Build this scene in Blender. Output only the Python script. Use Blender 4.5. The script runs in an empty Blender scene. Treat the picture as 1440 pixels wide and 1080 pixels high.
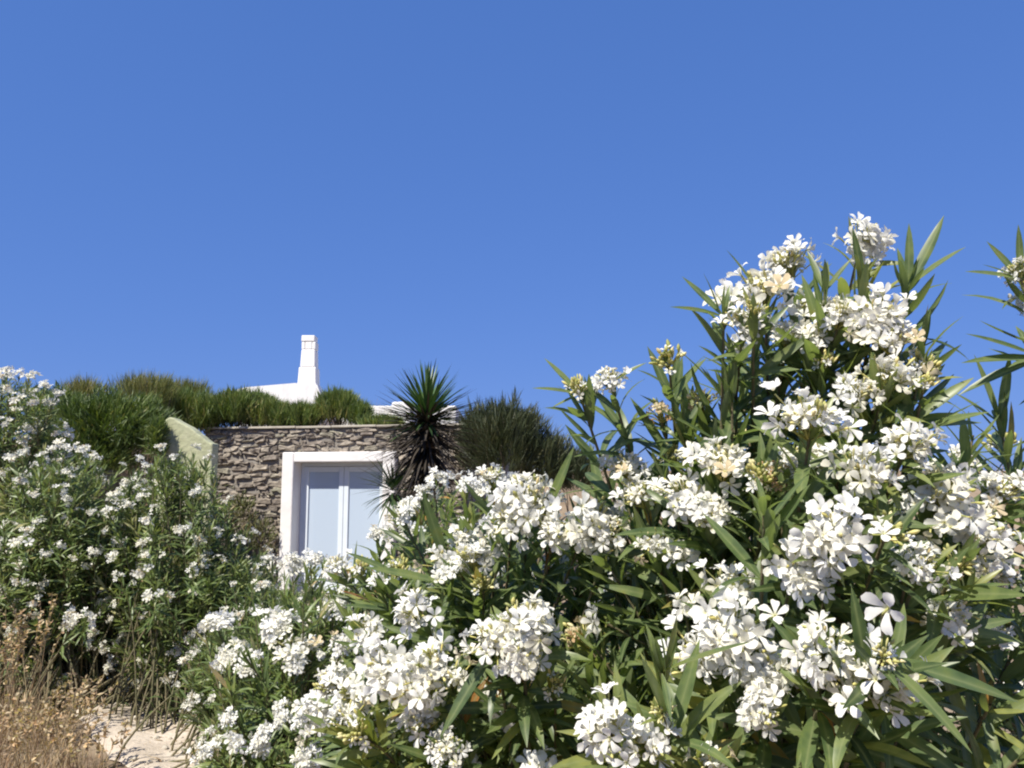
import bpy, math, random
import numpy as np
from mathutils import Vector, Matrix

rng = np.random.default_rng(7)
random.seed(7)
scene = bpy.context.scene
col = scene.collection
F = 1130.0                                  # focal length in photo pixels (1440 px wide)
CAM = np.array([0.0, 0.0, 1.6])
PITCH = math.atan(140 / F)

# ------------------------------------------------------------------ camera, sky, sun, exposure
cd = bpy.data.cameras.new('camera'); cam = bpy.data.objects.new('camera', cd); col.objects.link(cam)
cam.location = CAM; cam.rotation_euler = (math.pi / 2 + PITCH, 0, 0)
cd.sensor_width = 36; cd.lens = 36 * F / 1440; cd.clip_start = .02; cd.clip_end = 6000
scene.camera = cam
SUN = Vector((-.50, -.62, 1.10)).normalized()          # towards the sun: high, behind the left shoulder
w = bpy.data.worlds.new('World'); scene.world = w; w.use_nodes = True
nt = w.node_tree; bg = nt.nodes['Background']
sky = nt.nodes.new('ShaderNodeTexSky'); sky.sky_type = 'NISHITA'; sky.sun_disc = False
sky.sun_elevation = math.asin(SUN.z); sky.sun_rotation = math.atan2(SUN.x, SUN.y)
sky.air_density = 1.0; sky.dust_density = .1; sky.ozone_density = 3.0; sky.altitude = 60
SKY = .12
sp = nt.nodes.new('ShaderNodeSeparateColor'); cb = nt.nodes.new('ShaderNodeCombineColor'); nt.links.new(sky.outputs[0], sp.inputs[0])
for i, (ga, ka) in enumerate(((.471, .0527), (.370, .1016), (.331, .2416))):       # film response of the phone camera to the clear sky
    pw = nt.nodes.new('ShaderNodeMath'); pw.operation = 'POWER'; nt.links.new(sp.outputs[i], pw.inputs[0]); pw.inputs[1].default_value = ga
    ml = nt.nodes.new('ShaderNodeMath'); ml.operation = 'MULTIPLY'; nt.links.new(pw.outputs[0], ml.inputs[0]); ml.inputs[1].default_value = ka / SKY
    nt.links.new(ml.outputs[0], cb.inputs[i])
nt.links.new(cb.outputs[0], bg.inputs[0]); bg.inputs[1].default_value = SKY
sl = bpy.data.lights.new('sun', 'SUN'); sl.energy = 4.7; sl.angle = math.radians(.53); sl.color = (1, .94, .83)
so = bpy.data.objects.new('sun', sl); col.objects.link(so); so.rotation_euler = SUN.to_track_quat('Z', 'Y').to_euler()
so.location = (-6, -8, 14)
scene.view_settings.view_transform = 'Standard'; scene.view_settings.look = 'None'
scene.view_settings.exposure = 0.70; scene.view_settings.gamma = 1.0; scene.view_settings.use_curve_mapping = False
scene.render.engine = 'CYCLES'
scene.cycles.filter_width = 2.1
scene.cycles.max_bounces = 8; scene.cycles.transmission_bounces = 6; scene.cycles.transparent_max_bounces = 6

# ------------------------------------------------------------------ helpers
def P(px, py, d):
    """The point at ground distance d seen at photo pixel (px, py)."""
    u = (px - 720) / F; v = (540 - py) / F
    y = math.cos(PITCH) - v * math.sin(PITCH); z = math.sin(PITCH) + v * math.cos(PITCH)
    s = d / y
    return np.array([u * s, d, 1.6 + z * s])

def proj(p):
    q = np.asarray(p, float) - CAM
    c, s = math.cos(PITCH), math.sin(PITCH)
    f = q[..., 1] * c + q[..., 2] * s
    v = q[..., 2] * c - q[..., 1] * s
    return 720 + F * q[..., 0] / f, 540 - F * v / f

def nrm(a):
    a = np.asarray(a, float)
    return a / np.maximum(np.linalg.norm(a, axis=-1, keepdims=True), 1e-9)

class Geo:
    """Quads collected into one mesh, each vertex carrying a tint (own colour variation) and a rib value."""
    def __init__(s): s.v = []; s.f = []; s.t = []; s.r = []; s.m = []; s.n = 0
    def add(s, v, f, tint=0.5, rib=0.0, mat=0):
        v = np.asarray(v, float).reshape(-1, 3); f = np.asarray(f, int).reshape(-1, 4); n = len(v)
        s.v.append(v); s.f.append(f + s.n); s.n += n
        s.t.append(np.broadcast_to(np.asarray(tint, float), (n,))); s.r.append(np.broadcast_to(np.asarray(rib, float), (n,)))
        s.m.append(np.full(len(f), mat, np.int32))
    def mesh(s, name, mats, smooth=True):
        me = bpy.data.meshes.new(name)
        v = np.concatenate(s.v); f = np.concatenate(s.f)
        me.vertices.add(len(v)); me.vertices.foreach_set('co', v.astype(np.float32).ravel())
        me.loops.add(len(f) * 4); me.loops.foreach_set('vertex_index', f.astype(np.int32).ravel())
        me.polygons.add(len(f)); me.polygons.foreach_set('loop_start', np.arange(0, len(f) * 4, 4, dtype=np.int32))
        try: me.polygons.foreach_set('loop_total', np.full(len(f), 4, dtype=np.int32))
        except Exception: pass
        for m in mats: me.materials.append(m)
        me.polygons.foreach_set('material_index', np.concatenate(s.m))
        me.polygons.foreach_set('use_smooth', np.full(len(f), smooth))
        for nm, d in (('tint', s.t), ('rib', s.r)):
            a = me.attributes.new(nm, 'FLOAT', 'POINT'); a.data.foreach_set('value', np.concatenate(d).astype(np.float32))
        me.update(calc_edges=True); me.validate()
        return me
    def obj(s, name, mats, parent=None, smooth=True):
        o = bpy.data.objects.new(name, s.mesh(name, mats if isinstance(mats, (list, tuple)) else [mats], smooth))
        col.objects.link(o); o.parent = parent
        return o

def tag(o, label=None, cat=None, group=None, kind=None):
    if label: o['label'] = label
    if cat: o['category'] = cat
    if group: o['group'] = group
    if kind: o['kind'] = kind
    return o

def empty(name, loc, label, cat, group=None):
    o = bpy.data.objects.new(name, None); col.objects.link(o); o.location = loc; o.empty_display_size = .2
    return tag(o, label, cat, group)

def blades(g, base, d, up, L, W, curl, tint, K=4, fold=.25, prof='lance', twist=None, mat=0):
    """Long leaves: base points, directions, up sides; curl bends them away from 'up'. Three points per row."""
    base = np.atleast_2d(base); n = len(base)
    d = nrm(np.atleast_2d(d)); side = nrm(np.cross(d, up)); upn = nrm(np.cross(side, d))
    if twist is not None:
        c, s_ = np.cos(twist)[:, None], np.sin(twist)[:, None]
        side, upn = side * c + upn * s_, upn * c - side * s_
    L = np.broadcast_to(L, (n,)); W = np.broadcast_to(W, (n,)); curl = np.broadcast_to(curl, (n,)); tint = np.broadcast_to(tint, (n,))
    t = np.linspace(0, 1, K + 1)
    if prof == 'lance': wp = np.clip(np.sin(np.pi * np.clip(t, 0, 1) ** .85) ** .75, .08, 1); wp[0] = .12; wp[-1] = .03
    elif prof == 'sword': wp = np.clip(1.0 - t ** 2.2, .03, 1) * (.75 + .5 * t)
    else: wp = np.clip(1 - t, .15, 1)
    cu = np.where(np.abs(curl) < 1e-3, 1e-3, curl)[:, None]
    a = np.sin(cu * t) / cu; b = (1 - np.cos(cu * t)) / cu
    mid = base[:, None] + (d[:, None] * a[..., None] - upn[:, None] * b[..., None]) * L[:, None, None]
    hw = (W[:, None] * wp / 2)[..., None]
    lift = upn[:, None] * hw * fold
    V = np.stack([mid - side[:, None] * hw + lift, mid, mid + side[:, None] * hw + lift], 2)      # n,K+1,3,3
    k = np.arange(K)
    q = np.concatenate([np.stack([k * 3 + j, k * 3 + j + 1, k * 3 + j + 4, k * 3 + j + 3], 1) for j in (0, 1)])
    fq = (np.arange(n) * (K + 1) * 3)[:, None, None] + q[None]
    rib = np.tile(np.array([0, 1, 0.]), n * (K + 1))
    g.add(V.reshape(-1, 3), fq, np.repeat(tint, (K + 1) * 3), rib, mat)

def tube(g, pts, rad, sides=5, tint=.5, mat=0):
    pts = np.asarray(pts, float); n = len(pts); rad = np.broadcast_to(rad, (n,))
    tan = nrm(np.gradient(pts, axis=0)); ref = np.array([.31, .17, .05]) + np.array([0, 1, 0]) * (abs(tan[0, 1]) < .8) + np.array([1, 0, 0]) * (abs(tan[0, 1]) >= .8)
    a = nrm(np.cross(tan, ref)); b = np.cross(tan, a)
    th = np.arange(sides) * 2 * np.pi / sides
    ring = pts[:, None] + (a[:, None] * np.cos(th)[None, :, None] + b[:, None] * np.sin(th)[None, :, None]) * rad[:, None, None]
    i = np.arange(n - 1)[:, None] * sides; j = np.arange(sides)[None]; j2 = (j + 1) % sides
    f = np.stack([i + j, i + j2, i + sides + j2, i + sides + j], -1)
    g.add(ring.reshape(-1, 3), f, tint, 0, mat)

def box(g, x0, x1, y0, y1, z0, z1, tint=.5, mat=0):
    v = [(x, y, z) for z in (z0, z1) for y in (y0, y1) for x in (x0, x1)]
    g.add(v, [(0, 2, 3, 1), (4, 5, 7, 6), (0, 1, 5, 4), (1, 3, 7, 5), (3, 2, 6, 7), (2, 0, 4, 6)], tint, 0, mat)

def bevel(o, wd=.01, seg=2):
    m = o.modifiers.new('bevel', 'BEVEL'); m.width = wd; m.segments = seg; m.limit_method = 'ANGLE'; return o

# ------------------------------------------------------------------ materials
def newmat(name):
    m = bpy.data.materials.new(name); m.use_nodes = True
    t = m.node_tree; return m, t, t.nodes['Principled BSDF'], t.nodes['Material Output']
def N(t, typ, **kw):
    n = t.nodes.new(typ)
    for k, v in kw.items(): setattr(n, k, v)
    return n
def ramp(t, fac, stops):
    r = N(t, 'ShaderNodeValToRGB'); e = r.color_ramp.elements
    while len(e) > 1: e.remove(e[0])
    e[0].position = stops[0][0]; e[0].color = (*stops[0][1], 1)
    for p, c in stops[1:]:
        x = e.new(p); x.color = (*c, 1)
    if fac is not None: t.links.new(fac, r.inputs[0])
    return r
def attr(t, nm): return N(t, 'ShaderNodeAttribute', attribute_name=nm).outputs['Fac']
def mixc(t, f, a, b, mode='MIX'):
    m = N(t, 'ShaderNodeMix', data_type='RGBA', blend_type=mode)
    for s, v in ((m.inputs[0], f), (m.inputs[6], a), (m.inputs[7], b)):
        if hasattr(v, 'is_linked'): t.links.new(v, s)
        elif isinstance(v, (int, float)): s.default_value = v
        else: s.default_value = (*v, 1)
    return m.outputs[2]

def leafmat(name, stops, ribc=None, under=None, rough=.42, trans=.25, spec=.5):
    m, t, b, out = newmat(name)
    c = ramp(t, attr(t, 'tint'), stops).outputs[0]
    nz = N(t, 'ShaderNodeTexNoise'); nz.inputs['Scale'].default_value = 40
    tc = N(t, 'ShaderNodeTexCoord'); t.links.new(tc.outputs['Object'], nz.inputs['Vector'])
    v = ramp(t, nz.outputs['Fac'], [(.28, (.62, .68, .70)), (.5, (1, 1, 1)), (.66, (1.25, 1.15, 1.0)), (.78, (1.5, 1.1, .8))])
    c = mixc(t, 1.0, c, v.outputs[0], 'MULTIPLY')
    if ribc:
        pw = N(t, 'ShaderNodeMath', operation='POWER'); t.links.new(attr(t, 'rib'), pw.inputs[0]); pw.inputs[1].default_value = 5
        ml = N(t, 'ShaderNodeMath', operation='MULTIPLY'); t.links.new(pw.outputs[0], ml.inputs[0]); ml.inputs[1].default_value = .6
        c = mixc(t, ml.outputs[0], c, ribc)
    if under:
        ge = N(t, 'ShaderNodeNewGeometry'); ml = N(t, 'ShaderNodeMath', operation='MULTIPLY'); t.links.new(ge.outputs['Backfacing'], ml.inputs[0]); ml.inputs[1].default_value = .55
        c = mixc(t, ml.outputs[0], c, under)
    t.links.new(c, b.inputs['Base Color']); b.inputs['Roughness'].default_value = rough; b.inputs['Specular IOR Level'].default_value = spec
    tr = N(t, 'ShaderNodeBsdfTranslucent'); ct = mixc(t, 1.0, c, (1.5, 1.6, .7), 'MULTIPLY'); t.links.new(ct, tr.inputs[0])
    mx = N(t, 'ShaderNodeMixShader'); mx.inputs[0].default_value = trans
    t.links.new(b.outputs[0], mx.inputs[1]); t.links.new(tr.outputs[0], mx.inputs[2]); t.links.new(mx.outputs[0], out.inputs[0])
    return m

M = {}
M['oleander_leaf'] = leafmat('oleander_leaf', [(0, (.055, .088, .034)), (.45, (.115, .165, .062)), (.75, (.19, .24, .085)), (.92, (.26, .28, .085)), (.96, (.40, .23, .06)), (1, (.26, .11, .04))], (.27, .31, .14), (.17, .21, .11), .38, .42)
M['oleander_leaf_far'] = leafmat('oleander_leaf_far', [(0, (.050, .088, .022)), (.5, (.112, .168, .042)), (.85, (.20, .25, .075)), (.93, (.31, .29, .14)), (1, (.32, .22, .12))], (.27, .29, .16), (.20, .23, .13), .42, .28)
M['shrub_needle'] = leafmat('shrub_needle', [(0, (.042, .072, .018)), (.5, (.095, .145, .034)), (.85, (.18, .22, .055)), (1, (.30, .27, .10))], None, None, .5, .22)
M['dark_needle'] = leafmat('dark_needle', [(0, (.026, .040, .017)), (.6, (.055, .070, .030)), (1, (.12, .115, .055))], None, None, .55, .15)
M['sword_leaf'] = leafmat('sword_leaf', [(0, (.025, .052, .018)), (.6, (.055, .115, .034)), (1, (.11, .17, .055))], None, None, .4, .12)
M['dead_sword_leaf'] = leafmat('dead_sword_leaf', [(0, (.024, .019, .014)), (.6, (.05, .038, .027)), (1, (.14, .11, .08))], None, None, .75, .05)
M['dry_grass'] = leafmat('dry_grass', [(0, (.14, .09, .065)), (.4, (.28, .19, .125)), (.75, (.45, .34, .22)), (.93, (.58, .48, .31)), (1, (.18, .19, .08))], None, None, .7, .25, .2)

M['dry_shrub'] = leafmat('dry_shrub', [(0, (.085, .11, .035)), (.5, (.155, .17, .06)), (.85, (.27, .25, .11)), (1, (.42, .33, .20))], None, None, .7, .2, .2)

M['climber_leaf'] = leafmat('climber_leaf', [(0, (.07, .085, .03)), (.5, (.13, .14, .055)), (.8, (.20, .17, .09)), (1, (.38, .28, .18))], None, None, .6, .2, .3)

def petalmat():
    m, t, b, out = newmat('white_petal')
    tn = attr(t, 'tint'); c = ramp(t, tn, [(0, (.83, .825, .79)), (.5, (.83, .82, .755)), (.86, (.80, .77, .62)), (.93, (.66, .56, .36)), (1, (.42, .24, .11))]).outputs[0]
    th = ramp(t, attr(t, 'rib'), [(0, (0, 0, 0)), (.35, (.0, .0, .0)), (1, (.9, .9, .9))]).outputs[0]
    c = mixc(t, th, c, (.58, .56, .17))
    t.links.new(c, b.inputs['Base Color']); b.inputs['Roughness'].default_value = .6; b.inputs['Specular IOR Level'].default_value = .25
    tr = N(t, 'ShaderNodeBsdfTranslucent'); t.links.new(c, tr.inputs[0])
    mx = N(t, 'ShaderNodeMixShader'); mx.inputs[0].default_value = .36
    t.links.new(b.outputs[0], mx.inputs[1]); t.links.new(tr.outputs[0], mx.inputs[2]); t.links.new(mx.outputs[0], out.inputs[0])
    return m
M['petal'] = petalmat()
M['bud'] = leafmat('bud', [(0, (.30, .33, .10)), (.45, (.55, .52, .20)), (.8, (.72, .66, .38)), (1, (.55, .28, .12))], None, None, .5, .15, .3)

def simple(name, stops, scale, rough=.8, bump=.3, detail=6, stretch=(1, 1, 1), tintmix=None, bscale=None):
    m, t, b, out = newmat(name)
    tc = N(t, 'ShaderNodeTexCoord'); mp = N(t, 'ShaderNodeMapping'); mp.inputs['Scale'].default_value = stretch
    t.links.new(tc.outputs['Object'], mp.inputs[0])
    nz = N(t, 'ShaderNodeTexNoise'); nz.inputs['Scale'].default_value = scale; nz.inputs['Detail'].default_value = detail; nz.inputs['Roughness'].default_value = .62
    t.links.new(mp.outputs[0], nz.inputs['Vector'])
    c = ramp(t, nz.outputs['Fac'], stops).outputs[0]
    if tintmix:
        tc2 = ramp(t, attr(t, 'tint'), tintmix).outputs[0]; c = mixc(t, .72, c, tc2)
        n3 = N(t, 'ShaderNodeTexNoise'); n3.inputs['Scale'].default_value = 14; n3.inputs['Detail'].default_value = 8; t.links.new(mp.outputs[0], n3.inputs['Vector'])
        c = mixc(t, 1.0, c, ramp(t, n3.outputs['Fac'], [(.3, (.62, .60, .58)), (.7, (1.28, 1.26, 1.22))]).outputs[0], 'MULTIPLY')
    t.links.new(c, b.inputs['Base Color']); b.inputs['Roughness'].default_value = rough; b.inputs['Specular IOR Level'].default_value = .3
    n2 = N(t, 'ShaderNodeTexNoise'); n2.inputs['Scale'].default_value = bscale or scale * 4; n2.inputs['Detail'].default_value = 8; t.links.new(mp.outputs[0], n2.inputs['Vector'])
    bp = N(t, 'ShaderNodeBump'); bp.inputs['Strength'].default_value = bump; bp.inputs['Distance'].default_value = .02
    t.links.new(n2.outputs['Fac'], bp.inputs['Height']); t.links.new(bp.outputs[0], b.inputs['Normal'])
    return m
M['stone'] = simple('field_stone', [(.3, (.13, .105, .085)), (.7, (.30, .25, .20))], 5, .9, .8, 6, (1, 1, 1.6), [(0, (.15, .135, .12)), (.25, (.24, .21, .185)), (.6, (.31, .275, .235)), (.85, (.41, .37, .31)), (1, (.28, .285, .215))])
M['mortar'] = simple('mortar', [(.3, (.19, .17, .15)), (.7, (.29, .265, .23))], 9, .95, .6)
M['cap'] = simple('cap_stone', [(.3, (.36, .32, .26)), (.7, (.50, .46, .38))], 6, .9, .4)
M['whitewash'] = simple('whitewash', [(.22, (.52, .50, .46)), (.36, (.72, .71, .69)), (.7, (.82, .81, .79))], 2.2, .8, .45, 8, (2.2, 2.2, .7), bscale=7)
M['surround'] = simple('surround_plaster', [(.3, (.70, .67, .65)), (.7, (.79, .77, .75))], 3, .8, .25, bscale=14)
M['olive_plaster'] = simple('olive_plaster', [(.25, (.33, .34, .21)), (.5, (.42, .43, .27)), (.75, (.50, .49, .33))], 5, .9, .5)
M['earth'] = simple('dry_earth', [(.25, (.13, .095, .06)), (.5, (.22, .165, .11)), (.75, (.33, .26, .18))], 1.6, .95, .8, 10)
M['sand'] = simple('sandy_path', [(.3, (.40, .34, .27)), (.55, (.50, .43, .35)), (.75, (.57, .51, .43))], 3.5, .9, .7, 10, bscale=30)
M['bark'] = simple('bark', [(.3, (.10, .075, .05)), (.7, (.24, .19, .14))], 30, .85, .6)
M['stem'] = simple('green_stem', [(.3, (.10, .11, .05)), (.6, (.17, .14, .08)), (.8, (.24, .19, .13))], 18, .7, .3)
M['frame_paint'] = simple('pale_frame_paint', [(.3, (.62, .68, .74)), (.7, (.68, .74, .80))], 4, .4, .05)
m, t, b, out = newmat('sky_tinted_glass'); b.inputs['Base Color'].default_value = (.44, .525, .635, 1); b.inputs['Roughness'].default_value = .35  # opaque panes: pale blue stands in for sky light on a curtain behind glass
b.inputs['Coat Weight'].default_value = 1; b.inputs['Coat Roughness'].default_value = .03; M['glass'] = m

# ------------------------------------------------------------------ ground and path
def ss(x, a, b):
    t = np.clip((x - a) / (b - a), 0, 1); return t * t * (3 - 2 * t)
HX0, HX1, HY = P(266, 600, 12)[0], P(660, 600, 12)[0], 12.0          # stone house front: from, to, distance
HZ = P(400, 602, 12)[2]                                                # its wall top
def ground_z(x, y):
    x = np.asarray(x, float); y = np.asarray(y, float)
    n = .03 * np.sin(1.7 * x + .6) * np.cos(1.3 * y) + .02 * np.sin(3.9 * x - 2.2 * y) + .012 * np.sin(9 * x + 7 * y)
    left = ss(-x, -HX0 + .1, -HX0 + 1.2)
    hl = ss(y, 9.0, 12.5) * (HZ - .15) * left
    back = ss(y, 16.0, 17.5) * (HZ - .1)
    hr = ss(y, 11.0, 17.0) * 1.75 * ss(x, HX1 - .1, HX1 + .6)
    h = np.maximum(np.maximum(hl, back * (1 - ss(x, HX1, HX1 + 2))), hr)
    far = ss(y, 20, 80) * 1.0 - ss(y, 110, 400) * 9
    hx = -ss(np.abs(x), 70, 500) * 6
    return h + n + far * ss(y, 18, 30) + hx
def sheet(g, xs, ys, zf, tint=.5):
    X, Y = np.meshgrid(xs, ys); Z = zf(X, Y); n, k = X.shape
    i = np.arange(n - 1)[:, None] * k; j = np.arange(k - 1)[None]
    g.add(np.stack([X, Y, Z], -1), np.stack([i + j, i + j + 1, i + k + j + 1, i + k + j], -1), tint)
g = Geo()
xs = np.concatenate([-np.geomspace(1500, 8.2, 30), np.arange(-8, 8.01, .2), np.geomspace(8.2, 1500, 30)])
ys = np.concatenate([-np.geomspace(300, 2.2, 12), np.arange(-2, 20, .2), np.geomspace(20, 3000, 50)])
sheet(g, xs, ys, ground_z)
tag(g.obj('ground', M['earth']), kind='structure')
# sandy path, running from the lower left back under the oleanders
g = Geo()
def path_mesh():
    k = 60; t = np.linspace(0, 1, k)
    y = 3.0 + 4.4 * t
    left = np.interp(y, [3.0, 4.4, 4.8, 5.7, 7.4], [-1.35, -1.90, -2.18, -2.95, -4.3]) + .04 * np.sin(9 * t) + rng.normal(0, .012, k)
    wid = np.interp(y, [3, 5, 6, 7.4], [.85, .95, 1.05, 1.0]) + .04 * np.sin(13 * t + 1)
    s = np.linspace(0, 1, 14)
    X = left[:, None] + wid[:, None] * s; Y = np.repeat(y[:, None], 14, 1)
    crown = np.clip(np.minimum(s, 1 - s) * 8, 0, 1) * .03
    Z = ground_z(X, Y) + .004 + crown[None] + rng.normal(0, .003, X.shape)
    i = np.arange(k - 1)[:, None] * 14; j = np.arange(13)[None]
    g.add(np.stack([X, Y, Z], -1), np.stack([i + j, i + j + 1, i + 15 + j, i + 14 + j], -1))
path_mesh()
tag(g.obj('path', M['sand']), kind='structure')

g = Geo(); n = 260                                     # small stones and fallen leaves lying on the path
y = rng.uniform(4.0, 6.6, n); x = np.interp(y, [3.0, 4.4, 4.8, 5.7, 7.4], [-1.35, -1.90, -2.18, -2.95, -4.3]) + rng.uniform(-.05, 1.0, n); z = ground_z(x, y) + .03
for i in range(n // 2):
    r_ = .006 + .022 * rng.random() ** 2.5; a = rng.uniform(0, 6.3); ax = np.array([math.cos(a), math.sin(a), rng.normal(0, .1)]); c = np.array([x[i], y[i], z[i] + r_ * .3])
    tube(g, c + ax * np.array([-1, -.75, 0, .7, 1])[:, None] * r_ * 1.3, np.array([.15, .7, 1, .75, .15]) * r_, 6, rng.random())
k = slice(n // 2, n); a = rng.uniform(0, 6.3, n - n // 2)
blades(g, np.stack([x[k], y[k], z[k] + .006], 1), np.stack([np.cos(a), np.sin(a), rng.normal(.1, .1, len(a))], 1), np.tile([0., .05, 1.], (len(a), 1)), rng.uniform(.04, .11, len(a)), rng.uniform(.008, .015, len(a)), rng.normal(.2, .4, len(a)), rng.uniform(.3, 1, len(a)), 4, .2, 'lance', None, 1)
tag(g.obj('path_litter', [M['cap'], M['dry_grass']]), 'small stones and fallen dry leaves scattered on the sandy path', 'litter', kind='stuff')

# ------------------------------------------------------------------ stone house
house = empty('stone_house', ((HX0 + HX1) / 2, HY, 0), 'low rubble stone house with white framed glass door and planted flat roof', 'house')
def loc(o):                                            # world-built mesh under a moved root
    o.matrix_parent_inverse = Matrix.Translation(-Vector(o.parent.location)); return o
dx0, dx1 = P(397, 640, 12)[0], P(566, 640, 12)[0]      # outer edges of the door surround
dz1 = P(400, 636, 12)[2]; sw = .19
g = Geo(); D0 = .30                                    # wall core around the opening
box(g, HX0 + .05, dx0 + .06, HY, HY + .4, -.3, HZ); box(g, dx1 - .06, HX1 - .05, HY, HY + .4, -.3, HZ)
box(g, dx0 + .06, dx1 - .06, HY, HY + .4, dz1 - .06, HZ)
box(g, HX0 + .05, HX0 + .45, HY + .4, HY + 5, -.3, HZ); box(g, HX1 - .45, HX1 - .05, HY + .4, HY + 5, -.3, HZ); box(g, HX0 + .45, HX1 - .45, HY + 4.6, HY + 5, -.3, HZ)
wall = loc(g.obj('wall', M['mortar'], house, False))
g = Geo()                                              # roughly coursed stones, pattern of the wall
def stone(x0, x1, z0, z1, yf, axis=0):
    if x1 - x0 < .05: return
    dep = .018 + rng.random() * .03; k = 5; q = 4
    u = np.array([0, .09, .5, .91, 1]); v = np.array([0, .16, .84, 1]); U, V = np.meshgrid(u, v)
    X = x0 + (x1 - x0) * U; Z = z0 + (z1 - z0) * V
    e = np.minimum(np.minimum(U, 1 - U) * (k - 1), np.minimum(V, 1 - V) * (q - 1))
    Y = yf - dep + rng.normal(0, .007, X.shape)
    jx = rng.normal(0, .013, X.shape); jz = rng.normal(0, .010, X.shape) + (U - .5) * rng.normal(0, .02)
    X = X + jx; Z = Z + jz
    Y[0], Y[-1], Y[:, 0], Y[:, -1] = yf + .02, yf + .02, yf + .02, yf + .02
    i = np.arange(q - 1)[:, None] * k; j = np.arange(k - 1)[None]
    pts = np.stack([X, Y, Z], -1) if axis == 0 else np.stack([Y, X, Z], -1)
    f = np.stack([i + j, i + j + 1, i + k + j + 1, i + k + j], -1)
    g.add(pts, f if axis == 0 else f[..., ::-1], rng.random())
z = -.1
while z < HZ - .03:
    h = min(rng.uniform(.035, .09), HZ - z)
    if HZ - z - h < .04: h = HZ - z
    x = HX0
    while x < HX1 - .03:
        wd = min(.06 + .3 * rng.random() ** 1.8, HX1 - x)
        if HX1 - x - wd < .08: wd = HX1 - x
        a, bb = x, x + wd
        zz = z + rng.normal(0, .022); hh = h; h = h * rng.uniform(.75, 1.25)
        if z + h * .6 > dz1 or bb <= dx0 or a >= dx1: stone(a + .006, bb - .006, zz + .005, zz + h - .005, HY)
        else:
            if a < dx0: stone(a + .006, dx0 - .003, zz + .005, zz + h - .005, HY)
            if bb > dx1: stone(dx1 + .003, bb - .006, zz + .005, zz + h - .005, HY)
        x += wd; h = hh
    y = HY
    while y < HY + 4.9:
        wd = rng.uniform(.12, .4); stone(y + .006, y + wd - .006, z + .005, z + h - .005, HX0 + .05, 1); y += wd
    z += h
loc(g.obj('stone_facing', M['stone'], house, False))
g = Geo(); x = HX0 - .04
while x < HX1:                                         # thin capping slabs
    wd = min(rng.uniform(.5, .95), HX1 + .04 - x); dz = rng.normal(0, .006)
    box(g, x + .004, x + wd - .004, HY - .055, HY + .38, HZ + .002 + dz, HZ + .035 + dz, rng.random()); x += wd
loc(bevel(g.obj('wall_cap', M['cap'], house, False), .008))
g = Geo(); sheet(g, np.linspace(HX0 + .1, HX1 - .1, 20), np.linspace(HY + .39, HY + 5.0, 20), lambda X, Y: HZ - .03 + .08 * ss(Y, HY + .4, HY + 2) + .02 * np.sin(5 * X) * np.cos(4 * Y))
loc(g.obj('roof', M['earth'], house))
# plaster surround with a deep reveal
g = Geo(); yf, yb = HY - .13, HY + .27
box(g, dx0, dx0 + sw, yf, yb, -.05, dz1); box(g, dx1 - sw, dx1, yf, yb, -.05, dz1); box(g, dx0 + sw, dx1 - sw, yf, yb, dz1 - .15, dz1)
loc(bevel(g.obj('door_surround', M['surround'], house, False), .02, 3))
door = Geo(); ix0, ix1, iz1 = dx0 + sw + .002, dx1 - sw - .002, dz1 - .152; yd = HY + .12
fw = .055
box(door, ix0, ix0 + fw, yd, yd + .07, -.02, iz1); box(door, ix1 - fw, ix1, yd, yd + .07, -.02, iz1); box(door, ix0 + fw, ix1 - fw, yd, yd + .07, iz1 - fw, iz1)
door = loc(bevel(door.obj('glazed_door', M['frame_paint'], house, False), .006))
xm = (ix0 + ix1) / 2
for a, bb in ((ix0 + fw + .003, xm - .003), (xm + .003, ix1 - fw - .003)):
    g = Geo(); z1 = iz1 - fw - .004; s = .075; y0, y1 = yd - .012, yd + .05
    box(g, a, a + s, y0, y1, 0, z1); box(g, bb - s, bb, y0, y1, 0, z1); box(g, a + s, bb - s, y0, y1, z1 - s, z1); box(g, a + s, bb - s, y0, y1, 0, .22)
    o = bevel(g.obj('door_leaf', M['frame_paint'], door, False), .006); o.matrix_parent_inverse = Matrix.Translation(-Vector(house.location))
    o.matrix_parent_inverse = Matrix.Identity(4)
    g = Geo(); box(g, a + s, bb - s, yd + .015, yd + .021, .22, z1 - s)
    o = g.obj('glass_pane', M['glass'], door, False)

house.rotation_euler = (0, 0, math.radians(-13))      # the front is turned a little to the left

# olive rendered wing wall with a sloping top, at the left corner of the house
wl = Geo()
prof = [(-.0, 636, 226), (0, 600, 226), (0, 584, 236), (0, 605, 272), (0, 624, 296), (0, 700, 300), (0, 700, 226)]
pts = [P(a[2], a[1], 10.2) for a in prof[1:6]]; x_l = pts[0][0]
top = np.array([(p[0], p[2]) for p in pts[:4]])
kx = np.linspace(x_l, pts[3][0] + .03, 14); kz = np.interp(kx, top[:, 0], top[:, 1]) + rng.normal(0, .006, 14)
for a in range(13):
    v = []
    for yy in (10.2, 10.42):
        v += [(kx[a], yy, -.2), (kx[a + 1], yy, -.2), (kx[a + 1], yy, kz[a + 1]), (kx[a], yy, kz[a])]
    f = [(0, 1, 2, 3), (5, 4, 7, 6), (3, 2, 6, 7)]
    if a == 0: f.append((4, 0, 3, 7))
    if a == 12: f.append((1, 5, 6, 2))
    wl.add(v, f)
tag(bevel(wl.obj('wing_wall', M['olive_plaster'], None, False), .02), 'olive green rendered wing wall with sloping top at the stone house corner', 'wall')

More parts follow.
